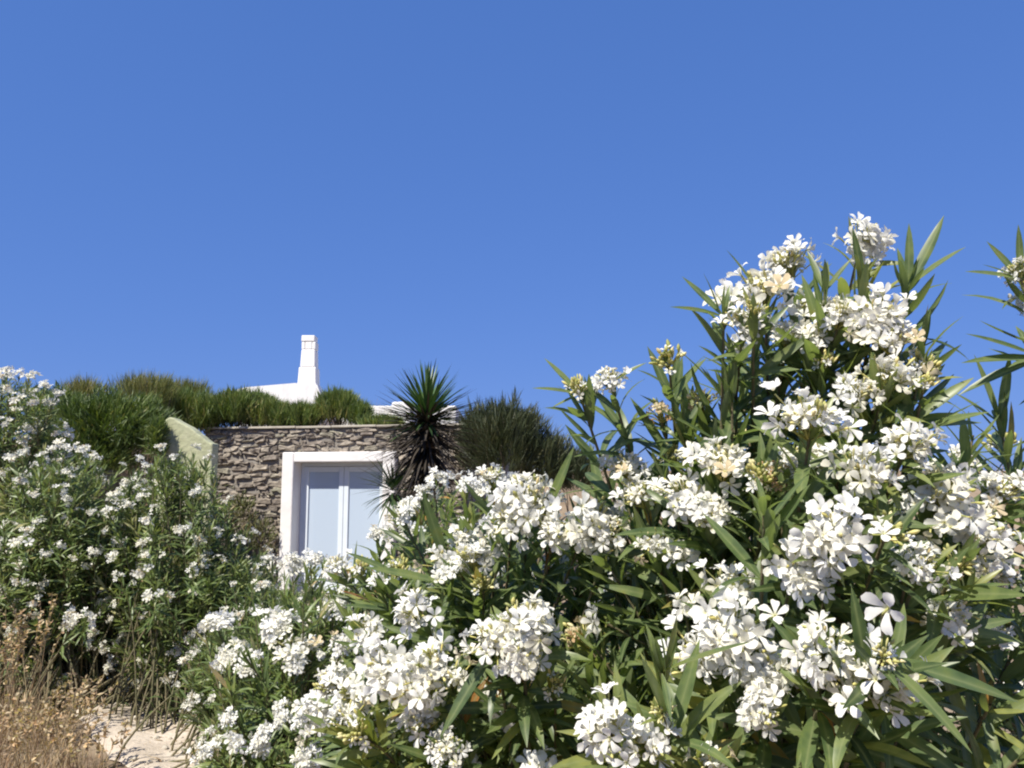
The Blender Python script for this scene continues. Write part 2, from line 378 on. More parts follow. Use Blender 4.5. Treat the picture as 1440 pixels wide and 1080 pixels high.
# ------------------------------------------------------------------ white house behind
hy = 20.0
def X(px): return P(px, 560, hy)[0]
def Z(py): return P(430, py, hy)[2]
gz = float(ground_z(-4, 21)) - .15
wh = empty('white_house', (X(430), hy, gz), 'whitewashed house with stepped parapet and tall chimney, behind the planted roof', 'house')
g = Geo()
box(g, X(338), X(446), hy, hy + 5, gz, Z(552)); box(g, X(446), X(640), hy + .6, hy + 5, gz, Z(567))
loc(bevel(g.obj('wall', M['whitewash'], wh, False), .06, 3))
g = Geo(); box(g, X(548), X(576), hy + .3, hy + 1.2, gz, Z(563))
loc(bevel(g.obj('pillar', M['whitewash'], wh, False), .06, 3))
g = Geo()                                              # parapet: gently rising towards the chimney, then dropping
tops = [(334, 548), (345, 545), (380, 542), (415, 539), (446, 541), (452, 556), (458, 566)]
for (a, za), (bb, zb) in zip(tops[:-1], tops[1:]):
    v = []
    for yy in (hy - .06, hy + .3):
        v += [(X(a), yy, Z(575)), (X(bb), yy, Z(575)), (X(bb), yy, Z(zb)), (X(a), yy, Z(za))]
    g.add(v, [(0, 1, 2, 3), (5, 4, 7, 6), (3, 2, 6, 7), (1, 5, 6, 2), (4, 0, 3, 7)])
loc(g.obj('parapet', M['whitewash'], wh, False))
g = Geo()                                              # chimney: wide foot, tapering shaft, small cap block with slot
def taper(g, xa, xb, za, ya, yb, xc, xd, zb):
    v = [(xa, ya, za), (xb, ya, za), (xb, yb, za), (xa, yb, za), (xc, ya + .02, zb), (xd, ya + .02, zb), (xd, yb - .02, zb), (xc, yb - .02, zb)]
    g.add(v, [(3, 2, 1, 0), (4, 5, 6, 7), (0, 1, 5, 4), (1, 2, 6, 5), (2, 3, 7, 6), (3, 0, 4, 7)])
y0, y1 = hy - .02, hy + .42
taper(g, X(417.5), X(444), Z(545), y0, y1, X(418.5), X(443), Z(516)); taper(g, X(420), X(441.5), Z(516.2), y0 + .03, y1 - .03, X(421), X(440.5), Z(491))
ch = loc(bevel(g.obj('chimney', M['whitewash'], wh, False), .03, 3))
g = Geo()
for a, bb in ((421, 426), (436, 441)): box(g, X(a), X(bb), y0 + .06, y1 - .06, Z(491) + .002, Z(480))
box(g, X(426) + .002, X(436) - .002, y0 + .06, y0 + .14, Z(491) + .002, Z(480))
box(g, X(420.5), X(439.5), y0 + .05, y1 - .05, Z(480) + .002, Z(471))
o = bevel(g.obj('chimney_cap', M['whitewash'], ch, False), .02, 2)

# ------------------------------------------------------------------ oleander flower clusters (shared meshes)
def petal_template(R, open_=1.0, seed=0):
    r = np.random.default_rng(seed); vs, fs, rb = [], [], []
    t = np.array([.04, .22, .42, .64, .85, 1.0]); s = np.array([-1, -.35, .35, 1.])
    wp = np.array([.05, .10, .19, .29, .30, .14])
    for k in range(5):
        a = 2 * np.pi * k / 5 + r.normal(0, .09); sc = r.uniform(.9, 1.08); rec = r.uniform(-.05, .22)
        T, S = np.meshgrid(t, s, indexing='ij')
        rad = T * sc; lat = S * wp[:, None] * sc + .16 * T ** 2
        z = open_ * (-.62 * (1 - T) ** 2.2) - rec * T ** 3 + .07 * S * T + .05 * np.abs(S) ** 2 * T + r.normal(0, .015, T.shape)
        if open_ < .8: rad = rad * (.35 + .5 * open_); z = z + T * .6 * (1 - open_)
        x = rad * np.cos(a) - lat * np.sin(a); y = rad * np.sin(a) + lat * np.cos(a)
        vs.append(np.stack([x, y, z], -1).reshape(-1, 3) * R); rb.append(np.clip(1 - T * 2.6, 0, 1).ravel())
        i = np.arange(5)[:, None] * 4; j = np.arange(3)[None]
        fs.append((np.stack([i + j, i + 4 + j, i + 5 + j, i + j + 1], -1) + k * 24).reshape(-1, 4))
    return np.concatenate(vs), np.concatenate(fs), np.concatenate(rb)
TPL = [petal_template(1.0, 1.0 if k < 5 else .6, k) for k in range(7)]
def frame_of(ax, spin):
    ax = nrm(ax); a = nrm(np.cross(ax, [.3, .9, .1] if abs(ax[1]) < .8 else [1, .1, .2])); b = np.cross(ax, a)
    c, s = math.cos(spin), math.sin(spin); return np.stack([a * c + b * s, b * c - a * s, ax])       # rows
def spindle(g, p, ax, L, R, tint):
    rad = np.array([.35, .8, 1, .75, .12]) * R; t = np.array([0, .25, .55, .8, 1]) * L
    tube(g, p + nrm(ax) * t[:, None], rad, 5, tint)
RAW = {}
def make_cluster(seed, n, R=.072, fr=.0255, spread=1.25, dead=.014, tlo=0., nb=None, bs=1.):
    """One corymb: florets over a loose dome, pedicels below, buds between. Returns (petal mesh, bud mesh)."""
    global rng
    keep = rng; rng = np.random.default_rng(seed); g, gb = Geo(), Geo()
    lobes = [nrm(np.array([rng.normal(0, .85), rng.normal(0, .85), 1.0])) for _ in range(4)]; lr = rng.uniform(.75, 1.3, 4)
    for i in range(n):
        lb = lobes[i % 4]; d = nrm(lb + rng.normal(0, .5 * spread, 3) + np.array([0, 0, .15]))
        if d[2] < -.25: d[2] *= -1
        rr = R * rng.uniform(.45, 1.12) * lr[i % 4]; c = d * rr * np.array([1, 1, .85]) + np.array([0, 0, .01])
        ax = nrm(d + rng.normal(0, .35, 3) + np.array([0, 0, .2])); k = rng.integers(0, 7) if i % 5 == 0 else rng.integers(0, 5)
        v, f, rb = TPL[k]; sz = fr * rng.uniform(.82, 1.12)
        tint = rng.uniform(tlo, .84) if rng.random() > dead * 2 else rng.uniform(.88, 1)
        g.add((v * sz) @ frame_of(ax, rng.uniform(0, 6.3)) + c, f, tint, rb)
        q = c - ax * sz * .6; tube(gb, [np.array([0, 0, -.02]) + c * .05, c * .45 + np.array([0, 0, -.004]), q], [.0016, .0013, .0022], 4, rng.uniform(.1, .5))
    for i in range(int(n * .55) if nb is None else nb):
        d = nrm(nrm(np.array([rng.normal(0, .7), rng.normal(0, .7), 1.])) + np.array([0, 0, .4])); p = d * R * rng.uniform(.5, .95)
        spindle(gb, p, d + rng.normal(0, .25, 3), rng.uniform(.012, .022) * bs, rng.uniform(.0025, .0042) * bs, rng.uniform(.1, .85))
        tube(gb, [p * .2, p * .7, p], .0012, 4, .3)
    rng = keep; me = g.mesh('flower_cluster', [M['petal']]); RAW[me.name] = g
    return me, gb.mesh('buds', [M['bud']])
CL = [make_cluster(100 + i, n, spread=s) for i, (n, s) in enumerate([(32, 1.3), (38, 1.5), (28, 1.2), (42, 1.6), (22, 1.5), (34, 1.1), (14, 1.4), (28, 1.7)])]
BUDS = [make_cluster(200 + i, n, R=.055, fr=.017, spread=.8, nb=26, bs=1.35) for i, n in enumerate([4, 6, 3])]
WITHER = [make_cluster(250 + i, n, R=.05, fr=.014, spread=1.2, dead=.45, nb=8) for i, n in enumerate([14, 20])]
SINGLE = make_cluster(303, 1, R=.004, fr=.026, dead=0)
SMALL = [make_cluster(320 + i, n, R=.04, fr=.024, spread=1.5, tlo=.1) for i, n in enumerate([5, 8, 11, 6])]
def small_cluster(seed, n):                                    # far ones: same corymb, seen at a few pixels
    return make_cluster(seed, n, R=.062, fr=.023, tlo=.45, dead=.05)
FARCL = [small_cluster(400 + i, n) for i, n in enumerate([9, 12, 15, 7, 18])]

def scatter_blossoms(root, base, P_, A_, rr, pool):
    g = Geo()
    for p, ax, r in zip(P_, A_, rr):
        me, _ = pool[rng.integers(0, len(pool))]; q = RAW[me.name]; fr = frame_of(ax, rng.uniform(0, 6.3)); off = 0
        V = np.concatenate(q.v); sc = r / .06
        g.add((V * sc) @ fr + p - base, np.concatenate(q.f), np.concatenate(q.t), np.concatenate(q.r))
    tag(g.obj('scattered_blossoms', M['petal'], root), kind='stuff')

def add_cluster(root, pos, ax, radius, kind='full', buds=True):
    if kind == 'bud': me, mb = random.choice(BUDS); r0 = .055
    elif kind == 'dead': me, mb = random.choice(WITHER); r0 = .055
    elif kind == 'far': me, mb = random.choice(FARCL); r0 = .068
    elif kind == 'single': me, mb = SINGLE; r0 = .026
    else: me, mb = random.choice(CL); r0 = .082
    o = bpy.data.objects.new('flower' if kind == 'single' else 'flower_cluster', me); col.objects.link(o); o.parent = root
    fr = frame_of(ax, random.uniform(0, 6.28)); s = radius / r0
    mt = Matrix([[*fr[:, i]] for i in range(3)]).to_4x4()
    o.matrix_basis = Matrix.Translation(Vector(pos) - Vector(root.location)) @ mt @ Matrix.Diagonal((s, s, s * random.uniform(.85, 1.05), 1))
    if buds:
        c = bpy.data.objects.new('buds', mb); col.objects.link(c); c.parent = o
    return o

# ------------------------------------------------------------------ oleander bushes
def shoots(gs, gl, base, tips, dirs, near, leaf=(.095, .14), whorls=(6, 11), spread=.14, K=4, r0=.008, width=.0185, step=.024, yellow=.0, gaps=None, pts=None):
    for q_, (T, D) in enumerate(zip(tips, dirs)):
        B = base + np.array([rng.normal(0, spread), rng.normal(0, spread), 0]); B[2] = float(ground_z(B[0], B[1])) - .03
        H = np.linalg.norm(T - B)
        P1 = B + np.array([(T[0] - B[0]) * .15, (T[1] - B[1]) * .15, (T[2] - B[2]) * .45]) + rng.normal(0, .03, 3); P2 = T - nrm(D) * H * .30
        t = np.linspace(0, 1, 13)[:, None]
        C = (1 - t) ** 3 * B + 3 * (1 - t) ** 2 * t * P1 + 3 * (1 - t) * t ** 2 * P2 + t ** 3 * T
        tube(gs, C, np.linspace(r0, r0 * .28, 13), 5 if near else 4, rng.random())
        nw = rng.integers(*whorls); seg = np.linalg.norm(np.diff(C, axis=0), axis=1); s = np.concatenate([[0], np.cumsum(seg)])
        dist = np.cumsum(rng.uniform(.7, 1.5, nw) * step * (1 + .06 * np.arange(nw))) - step * .7 + (gaps[q_] if gaps is not None else 0)
        if pts is not None: pts.append(C[6:])
        dist = dist[dist < s[-1] * .72]; nw = len(dist)
        if nw == 0: continue
        pos = np.stack([np.interp(s[-1] - dist, s, C[:, i]) for i in range(3)], 1)
        tan = nrm(np.stack([np.interp(s[-1] - dist - .01, s, C[:, i]) for i in range(3)], 1) - pos) * -1
        a0 = rng.uniform(0, 6.28)
        base_p, dr, up, LL, tt, cu = [], [], [], [], [], []
        shoot_t = rng.normal(.42, .19)
        for i in range(nw):
            fr = frame_of(tan[i], a0 + i * 1.05)
            op = math.radians(np.interp(i, [0, 3, 9, 14], [18, 42, 66, 88]) + rng.normal(0, 13))
            for k in range(3):
                if i > 2 and rng.random() < .2: continue
                th = k * 2.094 + rng.normal(0, .22); rad = fr[0] * math.cos(th) + fr[1] * math.sin(th)
                d = tan[i] * math.cos(op) + rad * math.sin(op) + rng.normal(0, .13, 3)
                base_p.append(pos[i]); dr.append(d); up.append(tan[i] * math.sin(op) - rad * math.cos(op) + rng.normal(0, .12, 3))
                LL.append(rng.uniform(*leaf) * np.interp(i, [0, 1, 2, 6], [.5, .75, .95, 1.0]))
                x = shoot_t + rng.normal(0, .10) + np.interp(i, [0, 2, 8], [.22, .08, -.05]) + yellow
                tt.append(np.clip(x, 0, .92) if rng.random() > .018 else rng.uniform(.93, 1)); cu.append(rng.normal(.34, .48))
        n = len(LL)
        blades(gl, np.array(base_p), np.array(dr), np.array(up), np.array(LL), np.array(LL) * (width / .125) * rng.uniform(.85, 1.15, n), np.array(cu), np.array(tt), K, .28, 'lance', rng.normal(0, .35, n))

def in_ell(n, ells, sky, margin, inner=.35, dmin=.0):
    """Shoot tips through the outer part of the ellipsoids, kept below the bush's outline."""
    out = []; wts = np.array([e[1][0] * e[1][1] * e[1][2] for e in ells]) ** .67; wts /= wts.sum(); tries = 0
    while len(out) < n and tries < n * 60:
        tries += 1; c, r = ells[rng.choice(len(ells), p=wts)]
        v = nrm(rng.normal(0, 1, 3)) * (inner + (1 - inner) * rng.random() ** .5); p = np.array(c) + v * np.array(r)
        if p[2] < ground_z(p[0], p[1]) + .12 or p[1] < dmin: continue
        px, py = proj(p); lim = np.interp(px, [a for a, _ in sky], [b for _, b in sky])
        if py < lim + margin: continue
        out.append(p)
    return np.array(out)

def outward(p, centre, up=.8, jit=.25):
    d = np.asarray(p) - np.asarray(centre); d = nrm(d * np.array([1, 1, .8])) + np.array([0, 0, up]); return nrm(d + rng.normal(0, jit, np.shape(p)))

def oleander(label, base, ells, sky, margin, nfill, flowers, nrand, near, rrand=(.05, .08), leafs=(), kind='full', lower=None, dmin=0, mat=None, bud_parts=True, toward=.0, nextra=0, rextra=(.03, .055), **kw):
    base = np.array([base[0], base[1], float(ground_z(base[0], base[1]))])
    root = empty('oleander_bush', base, label, 'bush', 'white oleander bushes')
    cen = np.array([base[0], base[1], np.mean([e[0][2] for e in ells]) - .25])
    gs, gl = Geo(), Geo()
    tips, dirs, cl, gaps, spts = [], [], [], [], []
    for f in flowers:
        px, py, d, r = f[:4]; kd = f[4] if len(f) > 4 else kind
        p = P(px, py, d); R = r * d / F * (1 if kd in ('bud', 'single', 'far') else 1.07)
        ax = outward(p, cen, .55, .15) + np.array([0, -toward, 0]); ax = nrm(ax)
        if kd == 'single': ax = nrm(nrm(CAM - p) + np.array([0, 0, .35]))
        if kd == 'leaf': ax = nrm(ax + np.array([0, 0, 1.2]))
        tips.append(p - ax * R * .55); dirs.append(ax); gaps.append({'leaf': 0, 'far': 0, 'single': .15}.get(kd, .014))
        if kd != 'leaf': cl.append((p - ax * R * .55, ax, R, kd))
    if nfill:
        T = in_ell(nfill, ells, sky, margin, dmin=dmin); tips += list(T); dirs += list(outward(T, cen)); gaps += [0] * len(T)
    if nrand:
        T = in_ell(nrand, ells, sky, margin * .35, .72, dmin)
        for p in T:
            ax = outward(p, cen, .5, .2); tips.append(p); dirs.append(ax); gaps.append(.02); cl.append((p, ax, rng.uniform(*rrand), 'far' if kind == 'far' else random.choice(['full', 'full', 'full', 'bud', 'dead'])))
    if nextra:
        T = in_ell(nextra, ells, sky, margin * .3, .6, dmin); A_ = outward(T, cen, .5, .35)
        k = nextra // 2; tips += list(T[:k]); dirs += list(A_[:k]); gaps += [.02] * k
        scatter_blossoms(root, base, T, A_, rng.uniform(*rextra, len(T)), FARCL if kind == 'far' else SMALL)
    shoots(gs, gl, base, np.array(tips), np.array(dirs), near, gaps=gaps, pts=spts, **kw)
    if leafs:
        b, d, u, L, ti, cu = [], [], [], [], [], []; cloud = np.concatenate(spts)
        for (x0, y0, x1, y1, dd, c) in leafs:
            a, e = P(x0, y0, dd), P(x1, y1, dd + rng.normal(0, .03)); near_ = cloud[np.argmin(np.linalg.norm(cloud - a, axis=1) + .3 * np.linalg.norm(cloud - e, axis=1))]
            if np.linalg.norm(near_ - a) > .11: continue
            a = near_; b.append(a); d.append(e - a); L.append(min(np.linalg.norm(e - a) * 1.03, .165)); u.append(np.array([rng.normal(0, .3), -.7, .8])); ti.append(rng.uniform(.3, .7)); cu.append(c)
        blades(gl, np.array(b), np.array(d), np.array(u), np.array(L), np.array(L) * .135, np.array(cu), np.array(ti), 6, .28)
    for gg, nm, mt in ((gs, 'stem', M['stem']), (gl, 'foliage', mat or M['oleander_leaf'])):
        gg.v = [v - base for v in gg.v]; gg.obj(nm, mt, root)
    for i, (p, ax, R, kd) in enumerate(cl[:100]): add_cluster(root, p, ax, R, kd, bud_parts and kd != 'far')
    return root

skyA = [(780, 760), (860, 640), (930, 535), (1000, 515), (1040, 480), (1100, 430), (1180, 380), (1250, 380), (1300, 480), (1340, 560), (1440, 590), (1600, 600)]
flA = [(1215, 328, 1.34, 44), (1075, 400, 1.30, 62), (1110, 365, 1.36, 42), (1048, 445, 1.26, 42), (1140, 430, 1.34, 38), (1185, 435, 1.24, 38), (1235, 432, 1.22, 52), (1265, 470, 1.2, 46),
       (1255, 520, 1.16, 56), (1210, 545, 1.18, 42), (1145, 577, 1.08, 64), (1280, 615, 1.1, 50), (1215, 655, 1.05, 52), (1330, 690, 1.12, 62), (1185, 735, .98, 66), (1390, 735, 1.15, 55),
       (1120, 785, 1.02, 56), (1300, 785, 1.0, 42), (1241, 858, .80, 30, 'single'), (1165, 900, .88, 60), (1240, 950, .86, 70), (1190, 955, .88, 50), (1030, 870, 1.05, 70), (985, 925, 1.1, 55), (1065, 930, 1.05, 50), (1080, 995, 1.0, 42),
       (1025, 820, 1.15, 46), (850, 1025, .98, 58), (905, 1045, 1.0, 46), (995, 1070, .98, 34), (1340, 850, 1.1, 45), (1020, 650, 1.22, 50), (960, 690, 1.25, 48), (992, 722, 1.22, 38), (905, 690, 1.35, 40),
       (880, 655, 1.42, 34), (912, 757, 1.3, 30), (855, 525, 1.36, 30), (812, 545, 1.36, 24, 'bud'), (940, 503, 1.34, 34, 'bud'), (1250, 745, 1.0, 36, 'bud'), (1070, 665, 1.15, 34, 'bud'), (1110, 640, 1.2, 28), (1160, 640, 1.25, 36), (1300, 515, 1.2, 30, 'bud'), (945, 640, 1.4, 26, 'bud'), (1390, 870, 1.2, 36), (1085, 668, 1.15, 26, 'dead'), (985, 560, 1.38, 26, 'dead'), (925, 575, 1.4, 24, 'dead'), (1300, 540, 1.15, 22, 'bud'), (1245, 922, .82, 26, 'bud'), (1060, 435, 1.22, 22, 'bud'), (1150, 470, 1.28, 40), (1110, 470, 1.3, 30), (1160, 510, 1.25, 22, 'bud'), (1420, 690, 1.2, 40), (1350, 790, 1.05, 30, 'bud'), (1405, 800, 1.2, 34), (930, 1000, 1.0, 22, 'bud'), (1278, 398, 1.25, 10, 'leaf'), (1160, 405, 1.26, 10, 'leaf'), (1215, 395, 1.25, 10, 'leaf'), (1018, 440, 1.28, 10, 'leaf'), (1030, 560, 1.28, 10, 'leaf'), (1300, 470, 1.22, 10, 'leaf'), (960, 600, 1.37, 10, 'leaf'), (1075, 720, 1.05, 10, 'leaf'), (930, 940, .98, 10, 'leaf')]
lfA = [(1262, 405, 1280, 315, 1.25, .1), (1275, 400, 1350, 342, 1.25, .25), (1290, 395, 1330, 315, 1.3, -.2), (1280, 425, 1378, 492, 1.2, .55), (1012, 412, 962, 388, 1.3, .1), (1015, 458, 948, 425, 1.28, .2), (1062, 410, 1030, 350, 1.3, .15),
       (1152, 420, 1136, 352, 1.25, .1), (1205, 400, 1200, 322, 1.25, .1), (1220, 405, 1206, 345, 1.22, .0), (1030, 590, 1034, 495, 1.25, .1), (1165, 415, 1195, 362, 1.26, .2), (1245, 415, 1262, 350, 1.25, .0),
       (840, 560, 768, 503, 1.38, .1), (838, 568, 752, 540, 1.36, .2), (842, 585, 775, 572, 1.37, .1), (860, 560, 905, 505, 1.38, .3), (1020, 880, 1085, 810, .88, .05), (985, 1000, 1050, 900, .9, .05), (1340, 930, 1440, 975, .8, .2), (1400, 1050, 1440, 1040, .8, .1), (1290, 960, 1375, 1045, .8, .3),
       (1330, 600, 1380, 590, 1.3, .1), (880, 900, 945, 1010, .95, .2), (900, 880, 930, 985, 1.0, .1), (930, 640, 890, 560, 1.38, .1), (975, 620, 1000, 545, 1.36, .1), (950, 620, 940, 545, 1.38, 0)]
oleander('tall white oleander in the right foreground, its blossoms standing highest against the sky', (.58, 1.55),
         [((.56, 1.45, 1.35), (.36, .42, .62)), ((.52, 1.5, .95), (.52, .5, .6)), ((.30, 1.5, 1.40), (.22, .25, .36))], skyA, 42, 165, flA, 24, True, (.04, .065), nextra=42, leafs=lfA, dmin=1.05, K=6, toward=.65)
skyB = [(380, 900), (460, 800), (520, 745), (545, 715), (600, 690), (700, 660), (780, 660), (860, 690), (950, 720)]
flB = [(745, 690, 1.55, 56), (720, 725, 1.55, 40), (830, 722, 1.45, 54), (860, 740, 1.42, 36), (785, 745, 1.5, 40), (735, 870, 1.32, 54), (695, 890, 1.34, 44), (740, 910, 1.32, 42), (580, 855, 1.5, 42), (605, 930, 1.42, 52), (540, 925, 1.5, 50), (575, 965, 1.42, 44), (632, 955, 1.4, 38), (598, 1010, 1.45, 38),
       (625, 775, 1.65, 38), (655, 745, 1.7, 30), (645, 800, 1.6, 26), (690, 668, 1.9, 28), (490, 975, 1.55, 40), (462, 960, 1.65, 36), (515, 885, 1.6, 34), (710, 985, 1.5, 38), (480, 1010, 1.5, 36), (560, 720, 1.9, 22), (470, 790, 2.0, 26), (505, 800, 1.9, 24, 'bud'), (680, 820, 1.55, 24, 'bud'), (625, 1050, 1.4, 30), (780, 965, 1.4, 24, 'bud'), (500, 1030, 1.45, 30, 'bud'), (560, 800, 1.7, 26, 'bud')]
lfB = [(600, 740, 555, 665, 1.6, .1), (610, 745, 590, 680, 1.6, .1), (560, 790, 490, 775, 1.7, .1), (590, 785, 500, 790, 1.6, .1), (600, 995, 520, 1050, 1.3, .2), (640, 970, 600, 1060, 1.3, .1), (800, 760, 880, 780, 1.3, .2), (810, 690, 830, 610, 1.6, .1), (825, 700, 870, 640, 1.6, .1), (800, 700, 810, 630, 1.6, -.1)]
oleander('white oleander in the middle foreground with big blossom heads below the spiky yucca', (.0, 1.95),
         [((.0, 1.85, 1.05), (.40, .42, .60)), ((.12, 1.75, 1.1), (.36, .36, .52))], skyB, 50, 140, flB, 20, True, (.035, .055), nextra=42, leafs=lfB, dmin=1.3, K=5, toward=.4)
skyD = [(1290, 650), (1340, 610), (1380, 585), (1440, 560), (1520, 480), (1700, 350)]
flD = [(1405, 590, 1.6, 10, 'leaf'), (1432, 378, 1.5, 26), (1458, 410, 1.52, 34), (1410, 620, 1.7, 30, 'bud'), (1360, 640, 1.75, 28)]
lfD = [(1415, 470, 1345, 440, 1.5, .3), (1420, 520, 1340, 545, 1.55, .3), (1435, 400, 1390, 340, 1.5, .1), (1420, 440, 1362, 378, 1.5, .1), (1425, 435, 1385, 370, 1.5, .1), (1440, 360, 1432, 318, 1.5, 0), (1430, 480, 1350, 460, 1.5, .1), (1430, 495, 1335, 500, 1.5, .2), (1400, 560, 1375, 500, 1.6, .1), (1380, 570, 1345, 550, 1.6, .1), (1425, 560, 1420, 500, 1.6, 0)]
oleander('oleander cut off by the right picture edge with dark leaves and few blossoms', (1.75, 1.95),
         [((1.2, 1.75, 1.35), (.36, .38, .62)), ((1.15, 1.9, .9), (.5, .4, .6))], skyD, 40, 70, flD, 0, True, leafs=lfD, dmin=1.25, K=5)
skyH = [(700, 720), (900, 690), (1000, 640), (1300, 590), (1440, 560)]
oleander('dense oleander in the shade behind the tall right foreground one', (.95, 2.6),
         [((.95, 2.6, .9), (.75, .45, .78)), ((.45, 2.7, .8), (.6, .45, .72))], skyH, 45, 170, [], 45, True, (.05, .075), dmin=1.9, K=4)
skyG = [(500, 790), (560, 720), (600, 680), (720, 650), (800, 670)]
flG = [(690, 680, 2.8, 22), (720, 668, 2.9, 22), (655, 672, 2.8, 22), (615, 668, 2.9, 24), (600, 690, 2.8, 18), (560, 715, 2.9, 20), (575, 745, 2.7, 20), (530, 745, 2.9, 18)]
oleander('oleander with small white blossom heads directly in front of the yucca trunk', (-.25, 3.3),
         [((-.3, 3.2, .95), (.45, .42, .7))], skyG, 30, 120, flG, 24, False, (.045, .065), dmin=2.5, K=4, kind='full', bud_parts=False)
skyC = [(240, 1200), (275, 1060), (300, 950), (340, 860), (400, 800), (470, 790), (560, 780)]
flC = [(400, 815, 2.95, 10, 'leaf'), (430, 800, 3.0, 10, 'leaf'), (455, 792, 3.0, 10, 'leaf'), (385, 845, 2.9, 10, 'leaf'), (415, 850, 2.9, 10, 'leaf'), (445, 835, 2.9, 10, 'leaf'), (475, 820, 2.9, 10, 'leaf'), (495, 800, 2.9, 10, 'leaf'), (400, 880, 2.8, 10, 'leaf'), (360, 860, 2.9, 10, 'leaf'), (400, 862, 2.8, 34), (385, 880, 2.75, 24), (430, 905, 2.7, 34), (415, 925, 2.65, 22), (320, 920, 2.9, 26), (345, 935, 2.8, 20), (300, 870, 3.0, 26), (285, 880, 3.0, 18), (440, 870, 2.9, 20), (455, 985, 2.4, 36), (440, 1010, 2.4, 26), (330, 1035, 2.6, 26), (360, 1060, 2.5, 24), (400, 1000, 2.6, 20), (375, 1035, 2.5, 20), (430, 1060, 2.4, 26), (300, 1045, 2.7, 18), (470, 850, 2.8, 22), (410, 790, 3.1, 22), (435, 785, 3.1, 22), (480, 900, 2.6, 24)]
oleander('low oleander with cream blossoms between the sandy path and the middle foreground', (-.72, 3.05),
         [((-.74, 3.0, .72), (.40, .5, .66))], skyC, 30, 230, flC, 16, False, (.03, .05), nextra=60, rextra=(.02, .036), dmin=2.3, K=4, mat=M['oleander_leaf_far'], bud_parts=False, leaf=(.08, .12), width=.015)
skyJ = [(260, 900), (310, 830), (360, 775), (400, 780), (460, 785), (540, 790), (600, 800)]
oleander('green oleander with few blossoms below the glass door, at the far end of the path', (-1.45, 5.0),
         [((-1.4, 5.0, .55), (.62, .5, .62)), ((-1.5, 4.9, .45), (.38, .4, .5))], skyJ, 14, 260, [], 46, False, (.035, .06), nextra=80, rextra=(.025, .045), kind='far', dmin=4.2, K=3, mat=M['oleander_leaf_far'], bud_parts=False, leaf=(.09, .13), width=.016, whorls=(8, 14), step=.028, spread=.25)
skyE = [(-200, 580), (0, 580), (60, 612), (130, 625), (200, 635), (250, 612), (290, 625), (315, 672), (340, 715), (375, 770), (400, 800), (480, 860)]
flE1 = [(32, 758, 5.4, 20), (95, 862, 5.3, 18), (122, 868, 5.3, 18), (28, 815, 5.4, 12), (60, 640, 5.6, 14), (95, 625, 5.7, 16), (115, 632, 5.7, 12), (85, 685, 5.5, 14), (20, 640, 5.6, 14), (85, 765, 5.4, 8)]
oleander('large left oleander with many small cream blossoms, standing behind the dry weeds', (-3.45, 6.2),
         [((-3.4, 6.2, .95), (.85, .75, 1.02)), ((-3.2, 6.1, 1.25), (.6, .6, .8))], skyE, 16, 430, flE1, 90, False, (.032, .075), nextra=110, rextra=(.03, .06), kind='far', dmin=5.3, K=3, mat=M['oleander_leaf_far'], bud_parts=False, leaf=(.09, .14), width=.017, whorls=(8, 14), step=.03, spread=.3, yellow=.06)
flE2 = [(228, 640, 5.9, 10, 'leaf'), (240, 648, 5.9, 10, 'leaf'), (252, 632, 5.9, 10, 'leaf'), (262, 645, 5.9, 10, 'leaf'), (272, 636, 5.9, 10, 'leaf'), (283, 650, 5.9, 10, 'leaf'), (292, 642, 5.9, 10, 'leaf'), (300, 662, 5.9, 10, 'leaf'), (236, 662, 5.9, 10, 'leaf'), (256, 660, 5.9, 10, 'leaf'), (276, 664, 5.9, 10, 'leaf'), (246, 640, 5.9, 10, 'leaf'), (268, 655, 5.9, 10, 'leaf'), (200, 800, 5.3, 16), (215, 832, 5.2, 18), (232, 838, 5.2, 14), (165, 810, 5.3, 12), (270, 800, 5.2, 12), (205, 730, 5.4, 12), (260, 740, 5.4, 12), (150, 715, 5.5, 14)]
oleander('grey green oleander in front of the stone wall, left of the glass door', (-2.3, 6.05),
         [((-2.3, 6.05, .98), (.72, .62, 1.02)), ((-1.95, 6.0, .75), (.6, .5, .72))], skyE, 16, 400, flE2, 90, False, (.032, .07), nextra=90, rextra=(.03, .058), kind='far', dmin=5.2, K=3, mat=M['oleander_leaf_far'], bud_parts=False, leaf=(.09, .14), width=.017, whorls=(8, 14), step=.03, spread=.3, yellow=.03)
skyF = [(-300, 490), (0, 514), (50, 524), (75, 548), (95, 590), (130, 640)]
oleander('oleander densely covered in white blossoms at the far left, against the sky', (-5.0, 8.0),
         [((-5.0, 7.9, 1.75), (.85, .6, 1.0)), ((-4.75, 7.8, 2.2), (.6, .4, .55))], skyF, 10, 230, [(10, 520, 7.4, 14), (40, 528, 7.4, 14), (65, 540, 7.4, 12), (20, 555, 7.3, 16), (45, 560, 7.3, 14), (5, 590, 7.3, 12), (85, 550, 7.5, 10)], 75, False, (.06, .10), nextra=40, rextra=(.05, .08), kind='far', dmin=7.2, K=3, mat=M['oleander_leaf_far'], bud_parts=False, leaf=(.09, .14), width=.018, whorls=(8, 14), step=.03, spread=.3)

